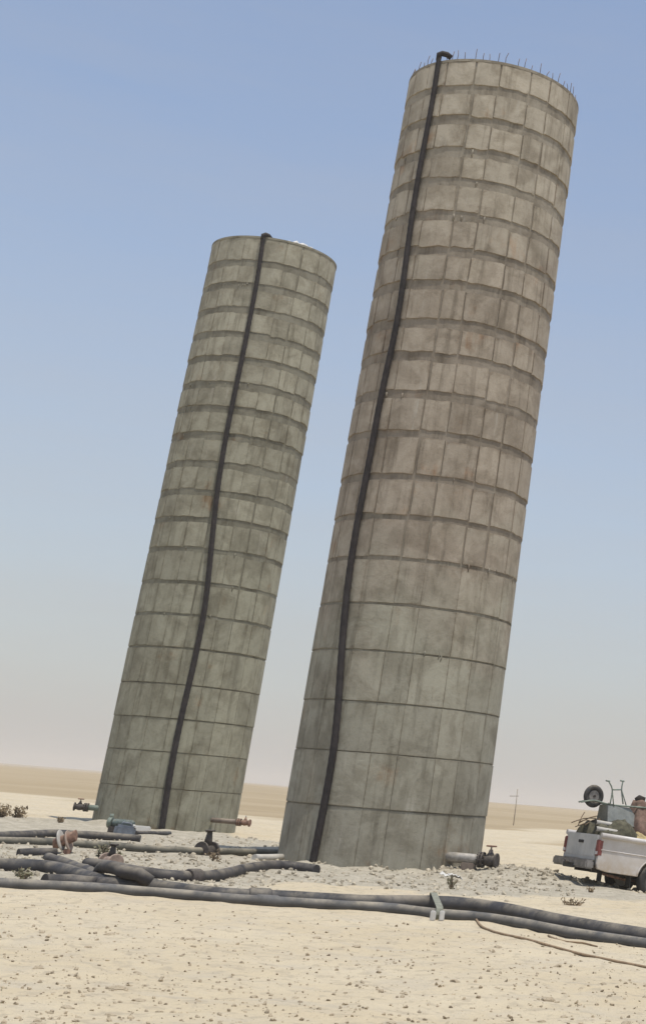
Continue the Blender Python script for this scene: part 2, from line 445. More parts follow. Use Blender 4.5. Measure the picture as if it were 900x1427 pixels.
def ground_z(x, y):
    x = np.asarray(x, float); y = np.asarray(y, float)
    near = 1 - sstep(np.hypot(x, y), 60, 160)
    g = gravel_mask(x, y)
    z = near * (vnoise(x, y, 0.33) * 0.07 + vnoise(x, y, 1.1) * 0.04 + vnoise(x, y, 3.1) * 0.045)
    z = z + g * (vnoise(x, y, 2.3) * 0.07 + 0.03)
    # spoil heap spreading right of the near tower
    z = z + 0.22 * np.exp(-(((x - NEAR[0] - 3.2) / 1.7) ** 2 + ((y - NEAR[1] + 1.0) / 1.2) ** 2)) * (1 + vnoise(x, y, 1.9))
    z = z + 0.03 * np.exp(-(((x - NEAR[0] - 0.2) / 3.2) ** 2 + ((y - NEAR[1] + 2.6) / 0.9) ** 2)) * (1 + vnoise(x, y, 1.5))
    for cx_, cy_, R0 in ((NEAR[0], NEAR[1], RN), (FARC[0], FARC[1], RF)):   # loose fill banked against the towers
        e_ = np.hypot(x - cx_, y - cy_) - R0
        z = z + np.exp(-(np.maximum(e_, 0) / 0.45) ** 2) * np.clip(-0.01 + 0.20 * vnoise(x, y, 0.9) + 0.15 * vnoise(x, y, 2.7), 0, 0.3)
    # the ground drops under the front of the truck
    u = (x + 2.0) * math.cos(TRUCK_A) + (y - 33) * math.sin(TRUCK_A)
    q = -(x + 2.0) * math.sin(TRUCK_A) + (y - 33) * math.cos(TRUCK_A)
    z = z - 0.30 * sstep(u, 0.8, 5.0) * (1 - sstep(u, 9, 30)) * (1 - sstep(np.abs(q), 3, 12))
    # far desert: long low swells
    r = np.hypot(x, y)
    fz = sstep(r, 120, 500)
    z = z + fz * (vnoise(x, y, 0.004) * 2.4 + vnoise(x, y, 0.013) * 0.8) + sstep(r, 60, 200) * vnoise(x, y, 0.03) * 0.5
    return z


def gz(x, y): return float(ground_z(x, y))


def axis(lo, hi, step, outlo, outhi, grow):
    a = list(np.arange(lo, hi + 1e-6, step)); s = step; x = a[-1]
    while x < outhi: s = min(s * grow, 400); x += s; a.append(x)
    s = step; x = lo; b = []
    while x > outlo: s = min(s * grow, 400); x -= s; b.append(x)
    return np.array(b[::-1] + a)


gx = axis(-27, 2.5, 0.13, -7000, 6000, 1.055)
gy = axis(9.5, 56, 0.13, -400, 9000, 1.05)
XX, YY = np.meshgrid(gx, gy); ZZ = ground_z(XX, YY)
nx, ny = len(gx), len(gy)
me = bpy.data.meshes.new('ground')
vv = np.stack([XX, YY, ZZ], -1).reshape(-1, 3).astype(np.float32)
ii = (np.arange(ny - 1)[:, None] * nx + np.arange(nx - 1)[None]).ravel()
quads = np.stack([ii, ii + 1, ii + nx + 1, ii + nx], -1).ravel().astype(np.int32)
me.vertices.add(len(vv)); me.vertices.foreach_set('co', vv.ravel())
me.loops.add(len(quads)); me.loops.foreach_set('vertex_index', quads)
me.polygons.add(len(ii)); me.polygons.foreach_set('loop_start', np.arange(0, len(quads), 4, dtype=np.int32))
me.update(calc_edges=True)
me.polygons.foreach_set('use_smooth', np.ones(len(ii), bool))
a1 = me.attributes.new('gravel', 'FLOAT', 'POINT'); a1.data.foreach_set('value', gravel_mask(XX, YY).ravel().astype(np.float32))
rr_ = np.hypot(XX, YY)
track = np.exp(-((segdist(XX, YY, (-13.5, 72), (-9, 118)) / 5.0) ** 2)) * 0.9
farm = sstep(rr_ + 45 * vnoise(XX, YY, 0.03) + 0.55 * XX, 62, 104) - track
a2 = me.attributes.new('far', 'FLOAT', 'POINT'); a2.data.foreach_set('value', farm.ravel().astype(np.float32))
ground = link('ground', me, M['ground']); props(ground, 'pale desert sand stretching flat to the horizon', kind='structure')


# ------------------------------------------------------------------ towers
def patch(rad, a0, a1, z0, z1, depth, lean, n, jit, rd, rag, ed=0.012):
    """curved cast panel: outer face with chamfered rim, open at the back"""
    da = ed / rad
    vs = []; fs = []; at = []
    iz = min(0.10, (z1 - z0) * 0.2); ia = min(0.10 / rad, (a1 - a0) * 0.22)
    rows = [(z0, -depth), (z0, -ed), (z0 + ed, lean), (z0 + iz, lean * 0.8 + jit * 0.2), (z1 - iz, jit), (z1 - ed, jit), (z1, -ed), (z1, -depth)]
    nr = len(rows)
    ang = [a0, a0, a0 + da, a0 + ia] + [a0 + (a1 - a0) * i / n for i in range(1, n)] + [a1 - ia, a1 - da, a1, a1]
    nc = len(ang)
    zr = [[rd.gauss(0, rag) for _ in ang] for q in (0, 1)]
    for q in zr: q[0] = q[1] = q[2]; q[-1] = q[-2] = q[-3]
    tr_ = [[rd.gauss(0, rag * 0.5) / rad for _ in rows] for q in (0, 1)]
    for ri, (z, off) in enumerate(rows):
        for ci, t in enumerate(ang):
            o = off
            if ci in (0, nc - 1): o = -depth
            elif ci in (1, nc - 2): o = min(o, -ed)
            else: o = off
            r = rad + o
            zo = zr[0][ci] if ri < nr / 2 else zr[1][ci]
            at.append(0.0 if (3 <= ri <= nr - 4 and 3 <= ci <= nc - 4) else 1.0)
            to = tr_[0][ri] if ci < nc / 2 else tr_[1][ri]
            if ri in (0, 1, nr - 2, nr - 1) and ci in (0, 1, nc - 2, nc - 1): zo += rag * (1.2 if ri < nr / 2 else -1.2)
            vs.append((r * math.cos(t + to), r * math.sin(t + to), z + zo))
    for ri in range(len(rows) - 1):
        for ci in range(nc - 1):
            a = ri * nc + ci; fs.append((a, a + 1, a + nc + 1, a + nc))
    return vs, fs, at


def tower(name, label, ctr, rad, H, joints, cm, jm, hose_px, hose_r, seed, seams):
    rd = random.Random(seed)
    root = empty(name, (ctr[0], ctr[1], 0)); props(root, label, 'tower', 'concrete towers')
    face = math.atan2(-ctr[1], -ctr[0])               # towards the camera
    # hollow shaft that shows in the joints
    rc = rad - 0.012; n = 72; zs = [-0.6] + [i * 0.8 for i in range(int(H / 0.8) + 1)] + [H - 0.03]
    mb = MB(); vs = []; fs = []
    prof = [(rc, z) for z in zs] + [(rc - 0.30, H - 0.03), (rc - 0.30, H - 6.0), (0.02, H - 6.0)]
    for r, z in prof:
        for i in range(n): t = 2 * math.pi * i / n; vs.append((r * math.cos(t), r * math.sin(t), z))
    for j in range(len(prof) - 1):
        for i in range(n):
            a = j * n + i; b = j * n + (i + 1) % n; fs.append((a, b, b + n, a + n))
    mb.add(vs, fs, True); shaft = mb.build('shaft', jm, root)
    shaft.data.polygons.foreach_set('use_smooth', [abs(p.normal.z) < 0.5 for p in shaft.data.polygons])
    # rim lip
    mb = MB(); vs = []; fs = []
    prof = [(rad - 0.33, H - 0.05), (rad + 0.012, H - 0.05), (rad + 0.012, H + 0.02), (rad - 0.33, H + 0.02)]
    for r, z in prof:
        for i in range(n): t = 2 * math.pi * i / n; vs.append((r * math.cos(t), r * math.sin(t), z))
    for j in range(4):
        for i in range(n):
            a = j * n + i; b = j * n + (i + 1) % n; jn = (j + 1) % 4 - j
            fs.append((a, b, b + n * jn, a + n * jn))
    mb.add(vs, fs); mb.build('rim', jm, root)
    zz = [-0.25] + joints + [H - 0.05]
    ns = len(seams); back = MB()
    sw = [0.028 if q in (-14, 37, -12, 24) else rd.choice((0.005, 0.010, 0.018)) for q in seams]
    for li in range(len(zz) - 1):
        u = li / (len(zz) - 2)
        up = max(0, min(1, (u - 0.18) / 0.35))
        gap = lambda: (0.024 + 0.22 * up) * rd.uniform(0.8, 1.25)
        step_out = rd.uniform(-0.004, 0.014)
        sj = [rd.uniform(-0.6, 0.6) for _ in seams]       # the same joint for both neighbours
        for si in range(ns):
            a0 = seams[si]; a1 = seams[(si + 1) % ns]
            if a1 < a0: a1 += 360
            rel = ((a0 + a1) / 2 + 180) % 360 - 180
            w0 = sw[si] * rd.uniform(0.4, 1.3); w1 = sw[(si + 1) % ns] * rd.uniform(0.4, 1.3)
            if u < 0.3: w0 = w1 = 0.0015
            A0 = face + R_(a0 + sj[si]) + w0 / rad; A1 = face + R_(a1 + sj[(si + 1) % ns]) - w1 / rad
            z0 = zz[li] + (gap() * 0.5 if li else 0); z1 = zz[li + 1] - (gap() * 0.5 if li < len(zz) - 2 else 0)
            jt = step_out + rd.uniform(-0.004, 0.003)
            vs, fs, at = patch(rad, A0, A1, z0, z1, 0.05, jt + rd.uniform(0.0, 0.008), 3, jt, rd, 0.0015 + 0.009 * up, 0.004)
            if abs(rel) < 115:
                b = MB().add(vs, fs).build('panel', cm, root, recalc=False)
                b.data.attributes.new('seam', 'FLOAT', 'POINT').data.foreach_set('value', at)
            else:
                back.add(vs, fs)
    bo = back.build('rear_panels', cm, root, recalc=False); bo['kind'] = 'stuff'
    # laitance runs and broken lips at the joints
    mb = MB()
    for zj in joints[3:]:
        if rd.random() < 0.35: continue
        c0 = rd.uniform(-70, 70)
        for q in range(rd.randint(1, 5)):
            a = face + R_(rd.gauss(c0, 20)); L = rd.uniform(0.06, 0.24); wd = rd.uniform(0.010, 0.030)
            z = zj + rd.uniform(0.02, 0.12)
            r0 = rad - 0.020
            pts = [Vector(((r0 + o) * math.cos(a + e / rad), (r0 + o) * math.sin(a + e / rad), z - t * L)) for t, o, e in ((0, 0.01, 0), (0.4, 0.02, rd.uniform(-.01, .01)), (0.8, 0.012, rd.uniform(-.02, .02)), (1, 0.0, rd.uniform(-.02, .02)))]
            mb.tube(pts, [wd * 0.9, wd, wd * 0.7, wd * 0.3], 6)
    d = mb.build('concrete_run', jm, root); d['kind'] = 'stuff'
    # riser hose strapped to the face
    pts = []
    for x, y in hose_px:
        q = on_cyl(x, y, ctr, rad + hose_r * 0.9); pts.append(q - Vector((ctr[0], ctr[1], 0)))
    top = pts[0].copy()
    inw = Vector((-top.x, -top.y, 0)).normalized()
    pts = curve_pts(pts, 0.10)
    for it in range(120):                              # it hangs in easy curves
        q = [p.copy() for p in pts]
        for i in range(1, len(pts) - 1): pts[i] = (q[i - 1] + q[i] * 2 + q[i + 1]) / 4
    for p in pts:
        rr = math.hypot(p.x, p.y); f_ = (rad + hose_r * 0.92) / rr; p.x *= f_; p.y *= f_
    pts[-1].z = min(pts[-1].z, 0.02)
    rads = []
    for i, p in enumerate(pts):
        rads.append(hose_r * (1.12 - 0.27 * p.z / H) * (1 + (0.04 if i % 2 else -0.04)))
    mb = MB().tube(pts, rads, 12)
    h = props(mb.build('riser_hose', M['hose'], None, recalc=True), None)
    h.location = (ctr[0], ctr[1], 0)
    # bend over the rim
    side = Vector((-inw.y, inw.x, 0)) * -1
    b = MB().tube([top - Vector((0, 0, 0.15)), top + Vector((0, 0, 0.02)), top + inw * 0.05 + side * 0.05 + Vector((0, 0, 0.06)), top + inw * 0.14 + side * 0.13 + Vector((0, 0, 0.06)), top + inw * 0.24 + side * 0.2 + Vector((0, 0, 0.0))],
                  [hose_r * 0.9, hose_r * 1.0, hose_r * 1.0, hose_r * 1.0, hose_r * 0.95], 12)
    b.build('hose_bend', M['hose'], h)
    return root, h


NEAR_HOSE = [(612, 76), (608, 110), (602, 147), (595, 180), (587, 217), (583, 247), (573, 300), (567, 357), (560, 403), (555, 447), (540, 510), (530, 550), (522, 600), (515, 643), (503, 700), (493, 750), (486, 800), (481, 843), (477, 880), (475, 917), (473, 967), (470, 1017), (465, 1057), (455, 1107), (447, 1147), (439, 1183), (435, 1206)]
FAR_HOSE = [(367, 328), (364, 355), (358, 395), (350, 435), (343, 470), (335, 513), (327, 547), (318, 590), (311, 630), (303, 678), (299, 718), (295, 758), (291, 795), (289, 830), (284, 862), (277, 891), (271, 923), (265, 950), (253, 995), (245, 1035), (237, 1078), (230, 1120), (225, 1158)]
SEAM_N = [-102, -84, -66, -50, -35, -14, 1, 22, 37, 57, 78, 96, 114, 132, 150, 168, 186, 204, 222, 240]
SEAM_F = [-100, -80, -62, -47, -30, -12, 9, 24, 43, 60, 80, 98, 116, 134, 152, 170, 188, 206, 224, 242]
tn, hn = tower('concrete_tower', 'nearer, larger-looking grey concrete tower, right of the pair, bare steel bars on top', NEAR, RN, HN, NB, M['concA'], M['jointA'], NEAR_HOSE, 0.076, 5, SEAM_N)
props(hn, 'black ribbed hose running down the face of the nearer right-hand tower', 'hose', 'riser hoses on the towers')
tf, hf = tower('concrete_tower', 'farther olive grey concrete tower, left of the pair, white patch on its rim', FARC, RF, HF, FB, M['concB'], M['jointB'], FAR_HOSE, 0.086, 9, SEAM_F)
props(hf, 'black ribbed hose running down the face of the farther left-hand tower', 'hose', 'riser hoses on the towers')
# starter bars on the near tower
face = math.atan2(-NEAR[1], -NEAR[0]); rd = random.Random(3)
for i in range(64):
    a = face + 2 * math.pi * i / 64 + rd.uniform(-0.03, 0.03); r = RN - 0.07
    p = Vector((r * math.cos(a), r * math.sin(a), HN - 0.05)); L = rd.uniform(0.24, 0.42)
    MB().tube([p, p + Vector((rd.uniform(-.02, .02), rd.uniform(-.02, .02), L * 0.6)), p + Vector((rd.uniform(-.04, .04), rd.uniform(-.04, .04), L))], 0.009, 6).build('starter_bar', M['rebar'], tn)
# white patch of mortar on the far rim
mb = MB(); a0 = math.atan2(-FARC[1], -FARC[0])
pts = []
for i in range(14):
    t = a0 + R_(8 + i * 2.4); r = RF - 0.15
    pts.append((r * math.cos(t), r * math.sin(t), HF + 0.03 + 0.05 * math.sin(i * 1.9) * math.sin(i / 13 * math.pi)))
mb.tube(pts, [0.03 + 0.09 * math.sin(i / 13 * math.pi) * (0.7 + 0.3 * math.sin(i * 2.3)) for i in range(14)], 8)
o = mb.build('mortar_patch', M['pvc'], tf); o['label'] = 'white mortar left on the rim'


# ------------------------------------------------------------------ pipes on the ground
def ground_pipe(name, label, px, rad, mat, lift=0.0, end=None, wob=0.03, sink=0.38, cat='pipe', n=14, step=0.35, flat=1.0, avoid=(), over=()):
    pts = []
    for q in px:
        p = G(q[0], q[1], rad * 0.9)
        pts.append(Vector((p.x, p.y, (q[2] if len(q) > 2 else 0))))
    pts = curve_pts(pts, step)
    for op, orad in avoid:                             # lie alongside, on the camera's side
        for p in pts:
            for a, b in zip(op[:-1], op[1:]):
                dx, dy = b.x - a.x, b.y - a.y; t = ((p.x - a.x) * dx + (p.y - a.y) * dy) / (dx * dx + dy * dy)
                if not -0.05 <= t <= 1.05: continue
                nl = math.hypot(dx, dy); nx_, ny_ = dy / nl, -dx / nl
                if ny_ > 0: nx_, ny_ = -nx_, -ny_
                sd_ = (p.x - a.x) * nx_ + (p.y - a.y) * ny_; need = rad + orad + 0.015
                if sd_ < need: p.x += nx_ * (need - sd_); p.y += ny_ * (need - sd_)
    for p in pts:
        p.z = p.z + gz(p.x, p.y) + rad * (1 - sink) * flat + lift
    # stiff pipe: it does not follow every bump
    for it in range(6):
        zs = [p.z for p in pts]
        for i in range(1, len(pts) - 1): pts[i].z = max((zs[i - 1] + zs[i] + zs[i + 1]) / 3, zs[i] - 0.004)
    for op, orad in over:                              # ride over what lies beneath
        dense = [a.lerp(b, q / 4) for a, b in zip(op[:-1], op[1:]) for q in range(4)]
        for p in pts:
            for c in dense:
                d2 = (p.x - c.x) ** 2 + (p.y - c.y) ** 2; rr = rad + orad
                if d2 < rr * rr: p.z = max(p.z, c.z + math.sqrt(rr * rr - d2))
    if over:
        for it in range(8):
            zs = [p.z for p in pts]
            for i in range(1, len(pts) - 1): pts[i].z = max(zs[i], (zs[i - 1] + zs[i + 1]) / 2 - 0.02)
    base = pts[0].copy()
    o = MB().tube([p - base for p in pts], rad, n, flat=flat, wob=wob).build(name, mat)
    o.location = base; props(o, label, cat, 'pipes and hoses across the sand')
    return o, pts


def coupling(pipe, pts, i, rad, mat, name='coupling', L=0.16):
    i = max(1, min(len(pts) - 2, i)); t = (pts[i + 1] - pts[i - 1]).normalized(); b = pts[0]
    p = pts[i] - b
    MB().tube([p - t * L, p - t * L * 0.8, p + t * L * 0.8, p + t * L], [rad * 1.02, rad * 1.18, rad * 1.18, rad * 1.02], 14).build(name, mat, pipe)


P2, p2 = ground_pipe('plastic_pipe', 'thickest black pipe, second from the front, crossing the whole picture', [(-160, 1202), (-60, 1206), (0, 1209), (58, 1212), (93, 1217), (128, 1225), (165, 1231), (210, 1234), (258, 1240), (317, 1246), (410, 1251), (500, 1258), (570, 1260), (633, 1262), (700, 1270), (767, 1282), (830, 1292), (895, 1302), (990, 1318), (1080, 1334)], 0.115, M['pipe_black'])
for i in (20, 52): coupling(P2, p2, i, 0.115, M['pipe_black'])
P3, p3 = ground_pipe('rubber_hose', 'short dark hose with an open end beside the tangle at left', [(62, 1227), (100, 1228), (140, 1230), (180, 1231), (215, 1233)], 0.115, M['pipe_dark'], lift=0.0, wob=0.10, avoid=((p2, 0.14),))
P1, p1 = ground_pipe('plastic_pipe', 'light grey pipe lying foremost, along the near edge of the pipe bundle', [(-160, 1222), (-60, 1227), (0, 1231), (60, 1234), (130, 1237), (210, 1243), (300, 1249), (410, 1257), (520, 1263), (611, 1274), (655, 1277), (722, 1285), (811, 1300), (895, 1312), (990, 1327), (1080, 1342)], 0.076, M['pipe_grey'], avoid=((p2, 0.14), (p3, 0.12)))
for i in (14, 44, 70): coupling(P1, p1, i, 0.076, M['pipe_grey'])
P4, p4 = ground_pipe('rubber_hose', 'dark hose curving from the tangle to the foot of the nearer tower', [(120, 1206), (150, 1210), (175, 1215), (205, 1219), (247, 1222), (290, 1221), (320, 1217), (345, 1212), (375, 1208), (405, 1208), (441, 1212)], 0.10, M['pipe_dark'], wob=0.05)
coupling(P4, p4, 9, 0.115, M['iron'])
P5, p5 = ground_pipe('steel_pipe', 'long olive grey pipe passing in front of the farther tower', [(-120, 1166), (-40, 1171), (0, 1174), (70, 1177), (110, 1180), (163, 1182), (210, 1186), (270, 1189), (340, 1190), (400, 1190), (450, 1190)], 0.09, M['pipe_olive'])
for i in (16, 40, 60): coupling(P5, p5, i, 0.09, M['pipe_olive'])
P6, p6 = ground_pipe('plastic_pipe', 'black pipe farthest back, ending at the foot of the farther tower', [(-140, 1162), (-40, 1164), (0, 1165), (70, 1164), (105, 1166), (152, 1168), (195, 1171)], 0.105, M['pipe_black'])
P7, p7 = ground_pipe('steel_pipe', 'short dark pipe length lying at left between two long pipes', [(26, 1187), (50, 1188), (77, 1189)], 0.09, M['pipe_dark'])
P8, p8 = ground_pipe('rubber_hose', 'thin black hose along the foot of the farther tower', [(188, 1164), (205, 1164), (225, 1164), (236, 1163)], 0.06, M['pipe_black'])
P9, p9 = ground_pipe('plastic_pipe', 'white plastic pipe stub left of the nearer tower foot', [(354, 1199), (372, 1199), (392, 1199)], 0.07, M['palepipe'])
P10, p10 = ground_pipe('rubber_hose', 'limp black hose bridging over the others in the tangle at left', [(66, 1199), (95, 1207), (120, 1217), (142, 1229), (172, 1236), (208, 1239)], 0.085, M['pipe_dark'], wob=0.15, step=0.15, over=((p2, 0.14), (p3, 0.12), (p4, 0.12), (p1, 0.09)))
# thin rope on the sand
ropeo, _ = ground_pipe('rope', 'thin brown rope trailing over the sand in front of the pipes at right', [(660, 1281), (672, 1291), (700, 1302), (740, 1312), (770, 1319), (800, 1326), (860, 1338), (900, 1345), (960, 1356), (1010, 1372)], 0.016, M['rope'], cat='rope', n=8, step=0.12, sink=0.3)
rope2, _ = ground_pipe('rope', 'short loose end of brown rope close under the grey pipe', [(764, 1303), (772, 1309), (790, 1313), (812, 1313), (832, 1317)], 0.012, M['rope'], cat='rope', n=8, step=0.12, sink=0.3)

# strap and blocks round the two front pipes
i = min(range(len(p2)), key=lambda q: abs(p2[q].x - G(633, 1262).x)); a = p2[i]
j = min(range(len(p1)), key=lambda q: abs(p1[q].x / p1[q].y - a.x / a.y)); b = p1[j]
t = (p2[i + 1] - p2[i - 1]).normalized(); mid = (a + b) / 2; d = (b - a)
sr = empty('pipe_strap', (mid.x, mid.y, gz(mid.x, mid.y))); props(sr, 'pale strap tied round the two front pipes with small white blocks', 'strap')
o0 = sr.location.copy()
nrm = Vector((d.x, d.y, 0)).normalized()
loop = []
for q in range(9): an = R_(-100 + q * 200 / 8); loop.append(b + nrm * (math.cos(an) * 0.105) + Vector((0, 0, math.sin(an) * 0.105)))
for q in range(9): an = R_(80 + q * 200 / 8); loop.append(a + nrm * (math.cos(an) * 0.155) + Vector((0, 0, math.sin(an) * 0.155)))
loop.append(loop[0])
mb = MB()
for q in range(len(loop) - 1):
    l0, l1 = loop[q] - o0, loop[q + 1] - o0; wv = t * 0.055
    th = (l0 + o0 - mid).normalized() * 0.008
    mb.add([l0 - wv, l0 + wv, l1 + wv, l1 - wv, l0 - wv + th, l0 + wv + th, l1 + wv + th, l1 - wv + th], [(0, 1, 2, 3), (7, 6, 5, 4), (0, 4, 5, 1), (2, 6, 7, 3), (0, 3, 7, 4), (1, 5, 6, 2)])
mb.build('webbing', M['strap'], sr)
for s_, e in ((-0.1, 0.16), (0.04, 0.19)):
    c = b + nrm * e + t * s_; c.z = gz(c.x, c.y); c = c - o0
    MB().box((-0.035, -0.03, 0), (0.035, 0.03, 0.13), Matrix.Translation(c) @ Matrix.Rotation(s_ * 4, 4, 'Z')).build('block', M['pvc'], sr, bevel=0.012)


# ------------------------------------------------------------------ valves at the tower feet
def outlet(name, label, start, dirv, L, r, zc, pm, vm, wheel=True, scale=1.0, block=None):
    """stub pipe from the tower ending in a flanged gate valve"""
    d = Vector(dirv).normalized(); root = empty(name, (start.x, start.y, gz(start.x, start.y)))
    props(root, label, 'valve', 'outlets at the tower feet')
    c = Vector((0, 0, zc)); up = Vector((0, 0, 1))
    MB().tube([c - d * 0.5, c + d * L], r, 18).build('stub_pipe', pm, root)
    for q in (L - 0.02, L + 0.05): MB().disc(c + d * q, d, r * 1.55, 0.045).build('flange', vm, root)
    for q in range(8):
        an = q * math.pi / 4; s = d.orthogonal().normalized(); tt = d.cross(s)
        pp = c + (s * math.cos(an) + tt * math.sin(an)) * r * 1.3
        MB().tube([pp + d * (L - 0.07), pp + d * (L + 0.10)], 0.014, 6).build('bolt', M['iron'], root)
    e = c + d * (L + 0.05)
    MB().tube([e, e + d * 0.08, e + d * 0.16, e + d * 0.22, e + d * 0.30], [r * 0.9, r * 1.05, r * 1.25, r * 1.05, r * 0.9], 16).build('valve_body', vm, root)
    MB().disc(e + d * 0.31, d, r * 1.5, 0.04).build('flange', vm, root)
    bc = e + d * 0.16
    MB().tube([bc, bc + up * r * 1.2, bc + up * r * 1.5, bc + up * r * 2.1], [r * 0.9, r * 0.75, r * 0.5, r * 0.35], 14).build('bonnet', vm, root)
    MB().tube([bc + up * r * 2.0, bc + up * r * 2.9], 0.018, 8).build('stem', M['steel'], root)
    if wheel:
        wc = bc + up * r * 2.75; mb = MB().torus(wc, up, r * 0.95, 0.018, 20, 7)
        for q in range(3):
            an = q * math.pi / 3; vx = Vector((math.cos(an), math.sin(an), 0)) * r * 0.95
            mb.tube([wc - vx, wc + vx], 0.012, 6)
        mb.build('hand_wheel', M['rust'], root)
    if block:
        MB().box((-block[0], -block[1], -0.1), (block[0], block[1], block[2]), Matrix.Translation(d * block[3])).build('support_block', M['brown_steel'], root, bevel=0.02)
    return root


s0 = G(655, 1219, 0.0); s0 = Vector((NEAR[0] + 2.10, NEAR[1] - 1.45, 0))
outlet('outlet_valve', 'dark hand-wheel valve on a stub pipe at the right foot of the nearer tower', s0, (0.97, -0.22, 0), 0.42, 0.108, 0.20, M['steel'], M['iron'], block=(0.15, 0.18, 0.12, 0.15))
outlet('outlet_valve', 'rusty valve on a short grey-green pipe at the right foot of the farther tower', Vector((FARC[0] + 2.35, FARC[1] - 1.3, 0)), (0.99, -0.1, 0), 0.38, 0.075, 0.36, M['brown_steel'], M['rust'], wheel=False)
outlet('outlet_valve', 'dark green valve on a pipe at the left foot of the farther tower', Vector((FARC[0] - 1.80, FARC[1] - 1.35, 0)), (-0.98, -0.2, 0), 0.25, 0.085, 0.45, M['green_steel'], M['iron'])


# black valve standing on the olive pipe
def stand_valve(label, p, d, r, mat, h, name='gate_valve', bmat=None):
    root = empty(name, (p.x, p.y, gz(p.x, p.y))); props(root, label, 'valve')
    c = Vector((0, 0, p.z - root.location.z)); d = Vector(d).normalized(); up = Vector((0, 0, 1))
    for q in (-0.17, 0.17): MB().disc(c + d * q, d, r * 1.7, 0.045).build('flange', bmat or mat, root)
    MB().tube([c - d * 0.17, c - d * 0.08, c, c + d * 0.08, c + d * 0.17], [r * 1.05, r * 1.15, r * 1.4, r * 1.15, r * 1.05], 16).build('valve_body', bmat or mat, root)
    MB().tube([c + up * r, c + up * (r + h * 0.5), c + up * (r + h)], [r * 0.8, r * 0.6, r * 0.4], 12).build('bonnet', mat, root)
    MB().tube([c + up * (r + h * 0.95), c + up * (r + h * 0.95 + 0.02)], r * 0.9, 14).build('cap', mat, root)
    MB().tube([c + up * (r + h * 0.9) - d * 0.12, c + up * (r + h) + d * 0.14], 0.018, 8).build('handle', mat, root)
    return root


i = min(range(len(p5)), key=lambda q: abs(p5[q].x - G(349, 1190).x))
stand_valve('black upright valve on the olive grey pipe, just left of the nearer tower', p5[i], p5[i + 1] - p5[i - 1], 0.125, M['iron'], 0.32)
i = min(range(len(p4)), key=lambda q: abs(p4[q].x - G(182, 1216).x))
stand_valve('small valve with faded red flanges and dark cap, right of the tangle', p4[i] + Vector((-0.1, 0.35, 0.05)), p4[i + 1] - p4[i - 1], 0.085, M['iron'], 0.2, bmat=M['rustpink'])

# tilted flange elbow with plates at left
p = G(88, 1192, 0); root = empty('flange_joint', (p.x, p.y, gz(p.x, p.y)), (0, 0, R_(12))); root.scale = (0.6, 0.6, 0.85)
props(root, 'tilted faded red flange plates leaning by the pipes at far left', 'flange')
for x, mt, an in ((-0.16, 'palepipe', 24), (0.08, 'rustpink', 24)):
    ax = Vector((math.cos(R_(an)), -0.25, math.sin(R_(an)) + 0.15)).normalized()
    MB().disc(Vector((x, 0, 0.27)), ax, 0.25, 0.05, 28).build('plate', M[mt], root)
ax = Vector((math.cos(R_(24)), -0.25, 0.5)).normalized()
MB().tube([Vector((-0.35, 0.05, 0.17)), Vector((0.28, -0.08, 0.40))], 0.13, 16).build('pipe_end', M['rust'], root)
MB().box((0.0, -0.16, -0.03), (0.22, 0.12, 0.09)).build('foot', M['rust'], root, bevel=0.015)

# things left at the far tower's left foot
q = G(150, 1166, 0)
root = empty('pump_set', (q.x, q.y + 1.0, gz(q.x, q.y + 1.0))); root.scale = (0.72, 0.72, 0.62); props(root, 'small teal pump lying at the left foot of the farther tower', 'pump')
MB().tube([(-0.45, 0, 0.42), (-0.40, 0, 0.42), (0.30, 0, 0.42), (0.36, 0, 0.42)], [0.08, 0.16, 0.16, 0.10], 16).build('motor', M['teal'], root)
mb = MB()
for qx in np.arange(-0.3, 0.28, 0.07): mb.torus((qx, 0, 0.42), (1, 0, 0), 0.165, 0.014, 18, 5)
mb.build('cooling_fins', M['teal'], root)
MB().disc((-0.52, 0, 0.42), (1, 0, 0), 0.22, 0.14).build('volute', M['green_steel'], root)
MB().tube([(-0.52, 0, 0.55), (-0.52, 0, 0.78)], 0.07, 12).build('discharge', M['green_steel'], root)
MB().box((-0.5, -0.2, 0.0), (0.4, 0.2, 0.28)).build('base_frame', M['iron'], root, bevel=0.02)
q = G(165, 1168, 0); root = empty('jerry_can', (q.x, q.y + 0.3, gz(q.x, q.y + 0.3)), (0, R_(6), R_(25))); props(root, 'blue plastic can beside the teal pump', 'can')
MB().box((-0.26, -0.13, 0), (0.26, 0.13, 0.28)).build('can_body', M['blue'], root, bevel=0.06)
MB().tube([(-0.12, 0, 0.27), (-0.10, 0, 0.34), (0.10, 0, 0.34), (0.14, 0, 0.27)], 0.02, 8).build('handle', M['blue'], root)
MB().tube([(0.19, 0, 0.26), (0.19, 0, 0.33)], 0.035, 10).build('spout', M['pvc'], root)
q = G(189, 1162, 0); o = MB().box((-0.24, -0.12, 0), (0.24, 0.12, 0.16)).build('foam_box', M['pvc'], bevel=0.03)
o.location = (q.x, q.y + 0.4, gz(q.x, q.y + 0.4)); o.rotation_euler = (0, 0, R_(14)); props(o, 'small white box at the foot of the farther tower', 'box')

# ------------------------------------------------------------------ distant post
q = G(715, 1152, 0); root = empty('wooden_post', (q.x, q.y, gz(q.x, q.y))); props(root, 'lone thin wooden post on the plain right of the nearer tower', 'post')
MB().tube([(0, 0, -0.3), (0.01, 0, 1.2), (-0.02, 0, 2.6)], [0.035, 0.03, 0.026], 10).build('pole', M['timber'], root)
MB().tube([(-0.55, 0, 2.05), (0.12, 0, 2.1)], 0.022, 8).build('cross_arm', M['timber'], root)


